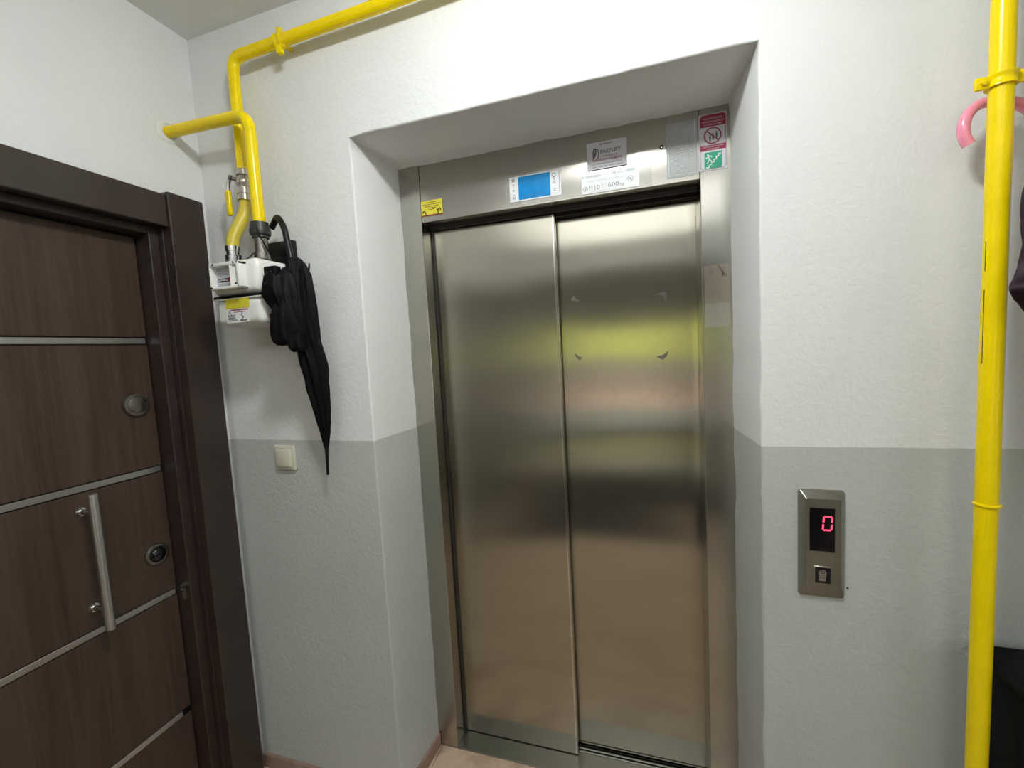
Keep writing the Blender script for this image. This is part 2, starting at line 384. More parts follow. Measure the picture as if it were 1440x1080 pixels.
# adhesive residue: four corner marks on the right-hand panel
yr = .3594
marks = [[(0, .012), (.012, .026), (.018, .014), (.030, .010), (.026, .004), (.014, .006)],
         [(0, .018), (.022, .026), (.036, .024), (.040, .0), (.034, -.006), (.030, .010), (.020, .019)],
         [(0, .014), (.008, .002), (.020, -.012), (.032, .0), (.018, .001), (.010, .010)],
         [(0, -.001), (.014, .0), (.026, .004), (.040, .016), (.036, -.002), (.022, -.014)]]
for (mx, mz), mk in zip([(1.200, 1.688), (1.479, 1.672), (1.203, 1.497), (1.478, 1.489)], marks):
    bm = NB(); slab(bm, [(mx+a, mz+b) for a, b in mk], yr, yr+.0008); tag(obj('adhesive_mark', bm, M_CURED, rp), 'dark corner of old glue')
# clear tape squares on the right jamb
bm = NB(); rect(bm, 1.617, 1.683, 1.640, 1.750, D-.0008, .0006); tag(obj('tape_patch', bm, M_TAPE2, lift), 'brownish clear tape patch with torn residue')
bm = NB(); rect(bm, 1.617, 1.685, 1.570, 1.640, D-.0006, .0004); obj('tape_patch', bm, M_TAPE, lift)
bm = NB()
stroke(bm, [(1.654, 1.748), (1.664, 1.733), (1.668, 1.724), (1.676, 1.718)], .004, D-.0013)
stroke(bm, [(1.667, 1.726), (1.666, 1.717)], .004, D-.0013)
slab(bm, [(1.626, 1.742), (1.634, 1.745), (1.640, 1.735), (1.634, 1.722), (1.630, 1.730)], D-.0013, D-.001)
obj('adhesive_mark', bm, M_CURED, lift)
bm = NB(); disc(bm, (1.507, D, 2.108), (0, -1, 0), [(.0058, 0), (.0058, .0008), (.003, .001), (0, .001)]); obj('screw', bm, M_BLACK, lift)
bm = NB(); disc(bm, (1.507, D-.001, 2.1065), (0, -1, 0), [(.003, 0), (.0025, .0012), (0, .0015)], 12); obj('screw_head', bm, M_CHROME, lift)

# ------------------------------------------------------------------ labels on the lift header
YS = D-.0006
def card(name, x0, x1, z0, z1, mat, label, y=YS, group=None):
    t = thing(name, ((x0+x1)/2, y, z0), label, 'label', group)
    bm = NB(); rect(bm, x0, x1, z0, z1, y, .0004); obj('card', bm, mat, t); return t
# yellow label
t = card('sticker', .7065, .789, 2.018, 2.071, M_STICKY, 'small yellow warning sticker at the lower left corner of the lift header')
bm = NB(); y = YS-.0003
for zz, xa, xb in ((2.064, .728, .768), (2.0575, .714, .782), (2.051, .720, .775), (2.0455, .730, .765), (2.040, .737, .758)):
    x = xa
    while x < xb: rect(bm, x, min(x+.0055, xb), zz-.0013, zz+.0013, y); x += .0072
obj('lettering', bm, M_BROWNP, t)
bm = NB(); stroke(bm, [(.711, 2.032), (.716, 2.036), (.720, 2.034), (.7235, 2.030), (.7235, 2.020)], .004, y)
ringxz(bm, .777, 2.036, .002, .006, y); stroke(bm, [(.768, 2.038), (.770, 2.032), (.772, 2.022)], .004, y); obj('symbol', bm, M_BROWNP, t)
bm = NB(); rect(bm, .708, .788, 2.0185, 2.0225, y); obj('base_line', bm, M_REDLINE, t)
# blue label
t = card('sticker', 1.034, 1.205, 2.0185, 2.0975, M_PAPER, 'white sticker with a large bright blue panel at its centre')
bm = NB(); rect(bm, 1.064, 1.170, 2.0225, 2.0945, y); bp = obj('blue_panel', bm, M_BLUE, t)
bm = NB(); y2 = y-.0003
rect(bm, 1.107, 1.1082, 2.060, 2.090, y2, .0002)
for xa, xb, zz in ((1.070, 1.103, 2.085), (1.070, 1.098, 2.079), (1.078, 1.100, 2.072), (1.113, 1.155, 2.083), (1.120, 1.147, 2.077), (1.112, 1.140, 2.070), (1.112, 1.163, 2.062), (1.070, 1.150, 2.034), (1.080, 1.163, 2.029)):
    x = xa
    while x < xb: rect(bm, x, min(x+.006, xb), zz-.0012, zz+.0012, y2, .0002); x += .0078
obj('lettering', bm, M_BLUE2, bp)
bm = NB()
box(bm, 1.043, 1.052, y, y+.0003, 2.0815, 2.0925); stroke(bm, [(1.0455, 2.0735), (1.0495, 2.0735)], .0022, y); stroke(bm, [(1.0475, 2.073), (1.0475, 2.066)], .0015, y)
ringxz(bm, 1.0475, 2.055, .0015, .0035, y); stroke(bm, [(1.0435, 2.028), (1.0435, 2.036), (1.0478, 2.042), (1.052, 2.036), (1.052, 2.028), (1.0435, 2.028)], .0016, y)
stroke(bm, [(1.0445, 2.0315), (1.051, 2.0315)], .003, y)
ringxz(bm, 1.1825, 2.083, .0048, .0068, y); rect(bm, 1.1785, 1.1865, 2.0745, 2.078, y); ringxz(bm, 1.183, 2.070, .0004, .0022, y)
for zz, hw in ((2.0625, .006), (2.058, .0055), (2.040, .003), (2.035, .0055)): rect(bm, 1.183-hw, 1.183+hw, zz-.001, zz+.001, y)
rect(bm, 1.1985, 1.2005, 2.030, 2.092, y)
obj('symbol', bm, M_GREYPRINT, t)
bm = NB(); rect(bm, 1.020, 1.262, 2.0045, 2.103, D-.0003, .0003); tag(obj('clear_tape', bm, M_TAPE, t), 'clear tape holding the sticker')
# load plate card
t = card('label_plate', 1.269, 1.442, 2.0075, 2.067, M_PAPER, 'white capacity label reading 10 and 600 kg above the door gap')
bm = NB(); text(bm, 'CEKA KABİN', 1.282, 2.0545, .0085, y, width=.046); text(bm, '10', 1.3085, 2.0165, .019, y, width=.0165, bold=.0003); text(bm, '600', 1.349, 2.0185, .018, y, width=.033, bold=.0003); text(bm, 'kg', 1.385, 2.0175, .013, y, width=.013)
text(bm, 'C€', 1.362, 2.0555, .009, y, width=.012)
obj('lettering', bm, M_GREYPRINT, t)
bm = NB(); text(bm, 'KABİN İŞLETMESİ İÇ EKİPMANLARI', 1.290, 2.0405, .0068, y, width=.118)
rect(bm, 1.404, 1.430, 2.056, 2.062, y)
for zz in (2.0305, 2.0265, 2.0215, 2.017): rect(bm, 1.328, 1.346, zz-.0006, zz+.0006, y)
rect(bm, 1.296, 1.372, 2.0115, 2.0125, y); rect(bm, 1.378, 1.395, 2.0565, 2.0585, y); rect(bm, 1.272, 1.277, 2.054, 2.060, y)
obj('fine_print', bm, M_LIGHTPRINT, t)
bm = NB(); ringxz(bm, 1.281, 2.0225, .0062, .0076, y); stroke(bm, [(1.277, 2.018), (1.285, 2.027)], .0014, y); stroke(bm, [(1.280, 2.020), (1.283, 2.024)], .003, y)
for xx in (1.2935, 1.3005): ringxz(bm, xx, 2.0305, .0002, .0014, y, n=10); stroke(bm, [(xx, 2.028), (xx, 2.0225)], .0034, y); stroke(bm, [(xx, 2.022), (xx, 2.017)], .0022, y)
ringxz(bm, 1.416, 2.033, .0072, .0086, y); stroke(bm, [(1.4105, 2.0385), (1.4215, 2.0275)], .0014, y); stroke(bm, [(1.415, 2.030), (1.418, 2.036)], .0022, y)
obj('symbol', bm, M_GREYPRINT, t)
bm = NB(); rect(bm, 1.262, 1.478, 2.0035, 2.071, D-.0003, .0003); obj('clear_tape', bm, M_TAPE, t)
# lift firm card, overlapping the label below
YF = D-.0024
t = card('business_card', 1.289, 1.409, 2.0755, 2.1555, M_PAPERG, 'small grey card with dark emblem stuck just above the capacity label', y=YF)
y = YF-.0003
bm = NB(); text(bm, 'FASTLIFT', 1.331, 2.1205, .0145, y, width=.060, bold=.0002); text(bm, 'BU ASANSÖR', 1.349, 2.1455, .0068, y, width=.038, align='CENTER', bold=.0001)
text(bm, 'MÜHENDİSLİK', 1.361, 2.1095, .0052, y, width=.042, align='CENTER')
obj('lettering', bm, M_PRINT, t)
bm = NB(); text(bm, 'TARAFINDAN YAPILMIŞTIR', 1.349, 2.0985, .0085, y, width=.090, align='CENTER', bold=.0002); obj('red_lettering', bm, M_REDLINE, t)
bm = NB(); text(bm, 'Tel : 0000 000 00 00  0000 000 00', 1.349, 2.0885, .0068, y, width=.088, align='CENTER'); text(bm, 'ARIZA VE BAKIM ONARIM SERVİS', 1.349, 2.0800, .0062, y, width=.094, align='CENTER'); obj('fine_print', bm, M_PRINT, t)
bm = NB()
stroke(bm, [(1.3085, 2.106), (1.3080, 2.126), (1.3110, 2.135), (1.3150, 2.137), (1.3170, 2.130), (1.3150, 2.118), (1.3120, 2.112)], .003, y)
stroke(bm, [(1.3155, 2.133), (1.3190, 2.137), (1.3235, 2.131), (1.3255, 2.122), (1.3235, 2.110), (1.3180, 2.104)], .0024, y); stroke(bm, [(1.3125, 2.132), (1.3125, 2.118)], .002, y); stroke(bm, [(1.3195, 2.128), (1.3205, 2.116)], .0016, y)
obj('emblem', bm, M_PRINT, t)
# clear embossed instruction label
t = thing('instruction_label', (1.562, YS, 2.014), 'clear embossed instruction label left of the red and green sign', 'label')
bm = NB(); rect(bm, 1.5205, 1.6035, 2.014, 2.167, YS, .0004); obj('film', bm, M_CLEAR, t)
bm = NB(); y = YS-.0004
for a, b in (((1.526, 2.020), (1.598, 2.020)), ((1.598, 2.020), (1.598, 2.162)), ((1.526, 2.020), (1.526, 2.102))): stroke(bm, [a, b], .0012, y)
rr = random.Random(5)
for k in range(15):
    zz = 2.098-k*.0048; xb = 1.560+rr.random()*.034
    stroke(bm, [(1.531, zz), (xb, zz+.0008)], .0013, y)
obj('lettering', bm, M_PAPERG, t)
bm = NB()
for x0 in (1.530, 1.555, 1.578):
    stroke(bm, [(x0, 2.108), (x0, 2.140), (x0+.005, 2.150)], .0016, y); stroke(bm, [(x0+.006, 2.110), (x0+.006, 2.134)], .0016, y); stroke(bm, [(x0+.012, 2.108), (x0+.010, 2.146), (x0+.016, 2.152)], .0016, y); stroke(bm, [(x0, 2.107), (x0+.016, 2.107)], .0014, y)
obj('diagram', bm, M_GREYPRINT, t)
# red / green sign
t = card('safety_sign', 1.608, 1.6815, 2.019, 2.1745, M_PAPERG, 'red and green safety sign with no-use-in-fire ring and running man on stairs', y=YS-.0008)
tag(t, cat='sign'); y = YS-.0011
def chamf(x0, x1, z0, z1, c, top, bot):
    p = [(x0+(c if bot else 0), z0), (x1-(c if bot else 0), z0)]
    if bot: p += [(x1, z0+c)]
    p += [(x1, z1-(c if top else 0))]
    if top: p += [(x1-c, z1)]
    p += [(x0+(c if top else 0), z1)]
    if top: p += [(x0, z1-c)]
    if bot: p += [(x0, z0+c)]
    return p
bm = NB(); slab(bm, chamf(1.6125, 1.6785, 2.1385, 2.1705, .006, True, False), y, y+.0003); obj('red_band', bm, M_RED, t); bm = NB(); rect(bm, 1.6125, 1.6785, 2.0735, 2.0885, y)
obj('red_band', bm, M_RED, t)
bm = NB(); pz = chamf(1.6120, 1.6790, 2.0225, 2.1708, .006, True, True); stroke(bm, pz+[pz[0]], .0011, y-.0001)
ringxz(bm, 1.645, 2.1135, .0195, .0232, y); stroke(bm, [(1.630, 2.128), (1.660, 2.099)], .0034, y-.0001); obj('prohibition_ring', bm, M_REDLINE, t)
bm = NB()
for xx, zz in ((1.638, 2.107), (1.646, 2.110), (1.655, 2.114)):
    ringxz(bm, xx, zz+.0085, .0002, .0018, y, n=10); slab(bm, [(xx-.0028, zz+.0055), (xx+.0028, zz+.0055), (xx+.0014, zz-.008), (xx-.0014, zz-.008)], y, y+.0003)
obj('people_symbol', bm, M_PRINT, t)
bm = NB()
text(bm, 'YANGIN ANINDA', 1.6455, 2.1585, .0066, y-.0003, width=.052, align='CENTER'); text(bm, 'ASANSÖR KULLANMAYIN', 1.6455, 2.1500, .0062, y-.0003, width=.058, align='CENTER'); text(bm, 'IN CASE OF FIRE', 1.6455, 2.1420, .0056, y-.0003, width=.046, align='CENTER')
text(bm, 'MERDİVENLERİ KULLANIN', 1.6455, 2.0820, .0056, y-.0003, width=.054, align='CENTER'); text(bm, 'USE STAIRS', 1.6455, 2.0755, .0050, y-.0003, width=.034, align='CENTER')
tag(obj('lettering', bm, M_PAPERG, t), 'pale letters on red')
bm = NB(); rect(bm, 1.6225, 1.6685, 2.0235, 2.0685, y); gp = obj('green_panel', bm, M_GREEN, t)
bm = NB(); y2 = y-.0003
ringxz(bm, 1.6320, 2.0615, .0002, .0026, y2, n=12)
stroke(bm, [(1.6325, 2.0575), (1.6355, 2.0485)], .0042, y2); stroke(bm, [(1.6265, 2.0530), (1.6300, 2.0550), (1.6340, 2.0570), (1.6385, 2.0590), (1.6420, 2.0550)], .0022, y2)
stroke(bm, [(1.6355, 2.0485), (1.6400, 2.0450), (1.6415, 2.0395)], .0026, y2); stroke(bm, [(1.6350, 2.0485), (1.6325, 2.0430), (1.6295, 2.0385)], .0026, y2)
stroke(bm, [(1.6275, 2.0265), (1.6345, 2.0265), (1.6345, 2.0335), (1.6410, 2.0335), (1.6410, 2.0405), (1.6475, 2.0405), (1.6475, 2.0475), (1.6535, 2.0475), (1.6535, 2.0545), (1.6595, 2.0545), (1.6595, 2.0615), (1.6650, 2.0615)], .0030, y2)
tag(obj('running_man_symbol', bm, M_PAPER, gp), 'white running man and stair line')

# ------------------------------------------------------------------ apartment door
ad = thing('door_2', (0, -.66, 0), 'dark walnut apartment door with inlaid metal strips, left of the wall', 'door', kind='structure')
YL, YR = -1.06, -.181; XL = -.078
bm = NB(); box(bm, XL-.06, XL-.006, YL, YR, .01, 1.955, .001, 1); leaf = obj('leaf', bm, M_BLACK, ad)
ST = [1.627, 1.213, .794, .374]; edges = [1.950]+ST+[.02]
for k in range(5):
    zt = edges[k]-(.0125 if k else 0); zb = edges[k+1]+(.0125 if k < 4 else 0)
    bm = NB(); box(bm, XL-.008, XL, YL+.004, YR-.003, zb, zt, .0015, 2); obj('panel', bm, M_LEAF, leaf)
for k, z in enumerate(ST):
    bm = NB(); box(bm, XL-.006, XL-.0005, YL+.004, YR-(.006 if k < 3 else .03), z-.0090, z+.0090, .001, 1); obj('metal_strip', bm, M_ALU, leaf)
# frame: outer casing, rebate step, header
bm = NB(); box(bm, -.001, .035, -.148, -.034, 0, 2.087, .004, 3); obj('casing_post', bm, M_CASE, ad)
bm = NB(); box(bm, -.001, .035, LY0-.11, LY0+.006, 0, 2.087, .004, 3); obj('casing_post', bm, M_CASE, ad)
bm = NB(); box(bm, -.001, .028, LY0+.007, -.1485, 1.978, 2.078, .004, 3); obj('casing_head', bm, M_CASE, ad)
bm = NB(); box(bm, -.12, -.001, -.150, -.098, 0, 2.03, .001, 1); box(bm, -.12, -.020, -.1805, -.150, 0, 2.03, .003, 2); obj('side_jamb', bm, M_CASE, ad)
bm = NB(); box(bm, -.12, -.001, LY0, LY0+.05, 0, 2.03, .001, 1); box(bm, -.12, -.020, LY0+.05, YL, 0, 2.03, .003, 2); obj('side_jamb', bm, M_CASE, ad)
bm = NB(); box(bm, -.12, -.001, LY0+.05, -.150, 1.982, 2.03, .001, 1); box(bm, -.12, -.020, YL, YR, 1.956, 1.982, .003, 2); obj('head_jamb', bm, M_CASE, ad)
bm = NB(); box(bm, -.06, -.045, YR-.0012, YR+.001, .765, .80, .0005, 1); obj('strike_plate', bm, M_CHROME, ad)
bm = NB(); box(bm, -.20, -.14, LY0, LY1, 0, 2.03); obj('back_board', bm, M_BLACK, ad)
# locks
bm = NB(); disc(bm, (XL, -.238, 1.4295), (1, 0, 0), [(.037, 0), (.037, .006), (.034, .011), (.027, .012), (.0255, .009), (.0255, .007), (0, .007)], 40); lk = obj('lock_rosette', bm, M_NICKEL, ad, True)
bm = NB(); disc(bm, (XL+.007, -.238, 1.4295), (1, 0, 0), [(.023, 0), (.023, .004), (.021, .005), (0, .0055)], 32); obj('lock_cover', bm, M_NICKEL, lk, True)
bm = NB(); disc(bm, (XL, -.231, .944), (1, 0, 0), [(.035, 0), (.035, .005), (.032, .009), (.026, .010), (.024, .008), (0, .008)], 40); lk = obj('lock_rosette', bm, M_NICKEL, ad, True)
bm = NB(); disc(bm, (XL+.008, -.231, .944), (1, 0, 0), [(.024, 0), (.021, .006), (.014, .011), (.006, .013), (0, .0135)], 32); tag(obj('dome_cover', bm, M_SCREEN, lk, True), 'glossy dark domed cover')
# pull handle
bm = NB(); tube(bm, [(-.020, -.402, .812), (-.020, -.402, 1.203)], .0115, 24)
hd = obj('pull_handle', bm, M_ALU, ad, True)
for z in (1.150, .870):
    bm = NB(); tube(bm, [(XL, -.404, z), (-.020, -.403, z)], .0075, 16); disc(bm, (XL, -.404, z), (1, 0, 0), [(.0125, 0), (.0125, .004), (.008, .005)], 24); obj('handle_foot', bm, M_CHROME, hd, True)

nd = thing('added_door', (0, -2.30, 0), 'added dark door on the left wall, unseen behind the viewer, darkening the lift reflection', 'door', kind='structure')  # unseen door, added to darken what the left lift panel reflects
bm = NB(); box(bm, .0, .022, -2.74, -1.86, .01, 2.02, .003, 2); obj('leaf', bm, M_LEAF, nd)
for ya, yb in ((-2.85, -2.745), (-1.855, -1.75)):
    bm = NB(); box(bm, .0, .035, ya, yb, 0, 2.12, .004, 2); obj('casing_post', bm, M_CASE, nd)
bm = NB(); box(bm, .0, .03, -2.744, -1.856, 2.025, 2.115, .004, 2); obj('casing_head', bm, M_CASE, nd)
bm = NB(); tube(bm, [(.06, -2.0, .85), (.06, -2.0, 1.2)], .011, 16); box(bm, .02, .06, -2.006, -1.994, .90, .912); box(bm, .02, .06, -2.006, -1.994, 1.14, 1.152); obj('pull_handle', bm, M_ALU, nd)

# ------------------------------------------------------------------ glass entrance behind the viewer (seen as reflections)
gd = thing('door_3', ((DX0+DX1)/2, RY-.1, 0), 'aluminium framed glass entrance doors behind the viewer, reflected in the lift', 'door', kind='structure')
bm = NB(); box(bm, DX0, DX0+.05, RY-.15, RY-.05, 0, DZ); box(bm, DX1-.05, DX1, RY-.15, RY-.05, 0, DZ); box(bm, DX0, DX1, RY-.15, RY-.05, DZ-.05, DZ); obj('outer_frame', bm, M_ALU, gd)
for x0, x1 in ((DX0+.05, (DX0+DX1)/2-.003), ((DX0+DX1)/2+.003, DX1-.05)):
    bm = NB(); box(bm, x0, x0+.045, RY-.12, RY-.08, .01, DZ-.05); box(bm, x1-.045, x1, RY-.12, RY-.08, .01, DZ-.05); box(bm, x0, x1, RY-.12, RY-.08, .01, .10); box(bm, x0, x1, RY-.12, RY-.08, DZ-.10, DZ-.05)
    lf = obj('leaf', bm, M_ALU, gd)
    bm = NB(); box(bm, x0+.04, x1-.04, RY-.103, RY-.097, .08, DZ-.09); obj('pane', bm, M_GLASS, lf)
bm = NB(); box(bm, -14, 18, -9.9, RY-.2, -.25, -.12); tag(obj('ground', bm, M_PAVE), 'grey concrete yard outside the entrance', 'ground', kind='structure')
bm = NB(); box(bm, -14, 18, -12.75, -9.9, -.25, -.115); tag(obj('pavement', bm, M_PINKP), 'terracotta paving beyond the concrete yard', 'ground', kind='structure')
bm = NB(); box(bm, -14, 18, -14.6, -13.4, -.2, 2.33)
bmesh.ops.subdivide_edges(bm, edges=bm.edges[:], cuts=24, use_grid_fill=True)
for v in bm.verts: v.co += Vector((noise.noise(v.co*1.7), noise.noise(v.co*1.7+Vector((9, 0, 0))), noise.noise(v.co*2+Vector((0, 9, 0)))))*.22
bm2 = NB(); box(bm2, -14, 18, -12.95, -12.75, -.2, 1.02); tag(obj('garden_wall', bm2, M_TAUPE), 'low taupe garden wall in front of the hedge outside', 'wall', kind='structure')
tag(obj('hedge', bm, M_HEDGE), 'long clipped yellow-green hedge outside the entrance, only reflected in the lift', 'hedge')
bm = NB(); box(bm, .3, 1.74, -3.4, -1.45, .0005, .012, .004, 2); tag(obj('added_mat', bm, M_MAT), 'added dark mat on the tiles, unseen behind the viewer, darkening the lift reflection', 'mat')  # unseen mat, added as the dark floor band mirrored in the steel

t = thing('added_cabinet', (2.15, -2.45, 0), 'invented low dark cabinet behind the viewer, added for a dark area in the lift reflection', 'cabinet')  # invented cabinet, gives the right lift panel something dark to reflect
bm = NB(); box(bm, 1.78, 2.60, -2.62, -2.30, .0, .74, .004, 2); obj('body', bm, M_CASE, t)
for x0 in (1.79, 2.195):
    bm = NB(); box(bm, x0, x0+.395, -2.30, -2.285, .05, .72, .003, 2); d_ = obj('door', bm, M_LEAF, t)
    bm = NB(); box(bm, x0+.34, x0+.35, -2.285, -2.265, .42, .54, .002, 2); obj('handle', bm, M_ALU, d_)

# ------------------------------------------------------------------ ceiling lamp and added fill panel
L = LAMP
t = thing('ceiling_lamp', L, 'round opal ceiling lamp above the lift landing', 'lamp')
bm = NB(); disc(bm, L, (0, 0, -1), [(.15, 0), (.15, .018), (.13, .022), (.12, .022)], 40); obj('base_ring', bm, M_WHITEP, t, True)
bm = NB(); disc(bm, (L[0], L[1], L[2]-.02), (0, 0, -1), [(.095, 0), (.092, .03), (.078, .052), (.045, .066), (0, .070)], 40); obj('glass_dome', bm, M_DOME, t, True)
px0, px1, py0, py1 = FILL_PANEL  # added light surface out of view: evens the walls, brightens the door tops
t = thing('added_fill_panel', ((px0+px1)/2, (py0+py1)/2, 2.633), 'added flat glowing fill panel under the ceiling, unseen behind the viewer', 'lamp')
bm = NB(); box(bm, px0, px1, py0, py1, 2.612, 2.634); obj('fill_surface', bm, M_FILL, t)
for q in ((px0-.03, px1+.03, py0-.03, py0), (px0-.03, px1+.03, py1, py1+.03), (px0-.03, px0, py0, py1), (px1, px1+.03, py0, py1)):
    bm = NB(); box(bm, q[0], q[1], q[2], q[3], 2.604, 2.634); obj('frame_edge', bm, M_ALU, t)

# ------------------------------------------------------------------ gas pipes
PR = .0168
t = thing('gas_pipe', (.232, -.045, 2.15), 'yellow gas pipe dropping to the valve and running along the ceiling line', 'pipe', group='yellow gas pipes')
del t['group']
bm = NB(); tube(bm, round_path([(.233, -.045, 2.140), (.236, -.045, 2.492), (.83, -.045, 2.502), (1.98, -.045, 2.54), (2.0, -.001, 2.54)], .04), PR, 24); obj('pipe_run', bm, M_YELLOW, t, True)
def clamp(bm, c, ax, r, w=.022):
    """flat strap ring round a pipe with two bolted ears"""
    disc(bm, Vector(c)-Vector(ax)*w/2, ax, [(r+.0005, 0), (r+.0045, 0), (r+.0045, w*.2), (r+.0028, w*.3), (r+.0028, w*.7), (r+.0045, w*.8), (r+.0045, w), (r+.0005, w)], 28)
bm = NB(); clamp(bm, (.425, -.045, 2.4955), (1, 0, .017), PR)
box(bm, .418, .432, -.052, -.038, 2.515, 2.532, .002); box(bm, .416, .434, -.056, -.040, 2.456, 2.480, .002)
disc(bm, (.434, -.050, 2.472), (1, -.4, 0), [(.005, 0), (.005, .006), (.003, .007), (.003, .014), (0, .014)], 12)
tube(bm, [(.425, -.03, 2.4955), (.425, -.0005, 2.4955)], .006, 10); obj('pipe_clamp', bm, M_YELLOW, t, True)
# valve
t = thing('ball_valve', (.236, -.05, 2.04), 'nickelled gas valve with yellow lever under the thin drop pipe', 'valve')
bm = NB(); disc(bm, (.2345, -.046, 2.150), (.03, -.06, -1), [(.0165, -.004), (.021, 0), (.021, .016), (.0175, .018), (.0215, .026), (.023, .036), (.0215, .046), (.017, .052), (.017, .058), (.0225, .060), (.0225, .076), (.0195, .078), (.0195, .082), (.0235, .084), (.0235, .096), (.019, .099)], 26); obj('body', bm, M_BRASS, t, True)
bm = NB(); tube(bm, [(.236, -.05, 2.115), (.210, -.066, 2.125)], .006, 12); disc(bm, (.208, -.068, 2.126), (-.8, -.5, .2), [(.008, 0), (.008, .006), (.004, .008), (0, .008)], 12); st = obj('stem', bm, M_NICKEL, t, True)
bm = NB(); tube(bm, spline([(.204, -.068, 2.128), (.196, -.070, 2.110), (.193, -.070, 2.085)], 4), [.0055]*9, 8); obj('lever_arm', bm, M_BRASS, t, True)
bm = NB(); box(bm, .1835, .2000, -.077, -.064, 2.010, 2.090, .0055, 3)
for z in (2.078, 2.071, 2.064, 2.057): box(bm, .1840, .1990, -.0785, -.076, z, z+.003)
tag(obj('lever_grip', bm, M_YELLOW, t, True), 'yellow plastic grip')
# hose
t = thing('gas_hose', (.222, -.10, 1.86), 'short dull yellow hose bending from the valve into the meter', 'hose')
bm = NB(); pts = spline([(.238, -.052, 2.050), (.240, -.055, 2.035), (.238, -.066, 2.000), (.228, -.084, 1.960), (.222, -.097, 1.925), (.221, -.10, 1.895)], 7); tube(bm, pts, .0185, 24); obj('sleeve', bm, M_YELLOW2, t, True)
bm = NB(); disc(bm, (.221, -.10, 1.906), (0, 0, -1), [(.0185, 0), (.021, .002), (.021, .016), (.0185, .018), (.0185, .028), (.023, .030), (.023, .058), (.016, .06)], 24); obj('coupling', bm, M_CHROME, t, True)
# second pipe out of the left wall
t = thing('gas_pipe', (.335, -.10, 1.93), 'yellow gas pipe coming out of the left wall and bending down to the meter', 'pipe')
bm = NB(); tube(bm, round_path([(-.03, -.098, 2.293), (.334, -.10, 2.277), (.336, -.10, 1.952)], .05), .0172, 26); obj('pipe_run', bm, M_YELLOW, t, True)
bm = NB(); disc(bm, (.0, -.098, 2.292), (1, 0, 0), [(.036, 0), (.036, .002), (.032, .005), (.024, .006), (.0235, .002)], 36); tag(obj('wall_rosette', bm, M_WHITEP, t, True), 'white round wall plate')
t = thing('pipe_union', (.335, -.10, 1.855), 'dark iron union joining the thick pipe to the meter', 'pipe fitting')
bm = NB(); disc(bm, (.336, -.10, 1.957), (0, 0, -1), [(.0178, -.004), (.025, -.004), (.026, .002), (.028, .012), (.030, .022), (.0285, .032), (.0235, .036), (.0235, .042), (.018, .044)], 28); nut = obj('union_nut', bm, M_DARKMETAL, t, True)
bm = NB(); disc(bm, (.336, -.10, 1.914), (0, 0, -1), [(.0185, 0), (.0185, .040), (.023, .042), (.023, .062), (.016, .064)], 24); obj('meter_tail', bm, M_NICKEL, t, True)
bm = NB(); tube(bm, spline([(.346, -.122, 1.942), (.352, -.126, 1.938), (.357, -.124, 1.915), (.364, -.112, 1.885), (.366, -.10, 1.862)], 5), .0022, 8); obj('seal_wire', bm, M_BLACK, t, True)
# riser on the right
t = thing('gas_riser', (2.072, -.10, 0), 'tall yellow vertical gas riser at the right edge', 'pipe')
bm = NB(); tube(bm, [(2.073, -.10, 0.0), (2.076, -.10, 1.18), (2.077, -.10, H)], .0172, 28); obj('pipe_run', bm, M_YELLOW, t, True)
bm = NB(); disc(bm, (2.0765, -.10, 1.178), (0, 0, 1), [(.017, 0), (.0200, .0012), (.0205, .003), (.0200, .0048), (.017, .006)], 28); obj('weld_ring', bm, M_YELLOW, t, True)
bm = NB(); clamp(bm, (2.0765, -.10, 1.975), (.05, 0, 1), .0172, .022)
box(bm, 2.036, 2.064, -.107, -.099, 1.963, 1.986, .003); box(bm, 2.089, 2.118, -.107, -.099, 1.965, 1.988, .003)
disc(bm, (2.047, -.107, 1.974), (0, -1, 0), [(.0055, 0), (.0055, .004), (.004, .005), (0, .005)], 6); obj('pipe_clamp', bm, M_YELLOW, t, True)
bm = NB(); box(bm, 2.0590, 2.0600, -.1045, -.1032, 1.46, 1.60); box(bm, 2.0590, 2.0600, -.1045, -.1034, 1.635, 1.69); obj('paint_line', bm, M_BROWNP, t)

# ------------------------------------------------------------------ gas meter
t = thing('gas_meter', (.297, -.095, 1.652), 'white gas meter with yellow labels beside the brown door frame', 'meter')
def rbox(x0, x1, y0, y1, z0, z1, bev, seg=4): bm = NB(); return box(bm, x0, x1, y0, y1, z0, z1, bev, seg)
obj('lower_case', rbox(.205, .385, -.168, -.022, 1.652, 1.734, .022, 5), M_WHITEP, t, True)
obj('upper_case', rbox(.203, .387, -.172, -.020, 1.742, 1.844, .022, 5), M_WHITEP, t, True)
obj('seam_flange', rbox(.2035, .3865, -.1705, -.021, 1.732, 1.7425, .0045, 2), M_BLACK, t, True)
bm = NB(); box(bm, .2035, .3865, -.1695, -.0215, 1.7295, 1.7345, .002); obj('seam_lip', bm, M_WHITEP, t)
bm = NB()                                                       # index housing frame
x0, x1, z0, z1, yy = .234, .346, 1.7555, 1.8325, -.198
box(bm, x0, x1, yy, -.16, z1-.011, z1, .003); box(bm, x0, x1, yy, -.16, z0, z0+.008, .003); box(bm, x0, x0+.006, yy, -.16, z0, z1, .003); box(bm, x1-.010, x1, yy, -.16, z0, z1, .003)
box(bm, x0+.004, x1-.004, -.178, -.168, z0+.004, z1-.004)
bmx = NB(); idx = obj('index_housing', bm, M_WHITEP, t, True); bmx.free()
bm = NB(); slab(bm, [(.312, 1.762), (.338, 1.762), (.338, 1.822), (.312, 1.822)], -.185, -.17); v = None
for vv in bm.verts:
    if vv.co.x < .32 and vv.co.y < -.18: vv.co.y = -.197
obj('index_block', bm, M_WHITEP, idx)
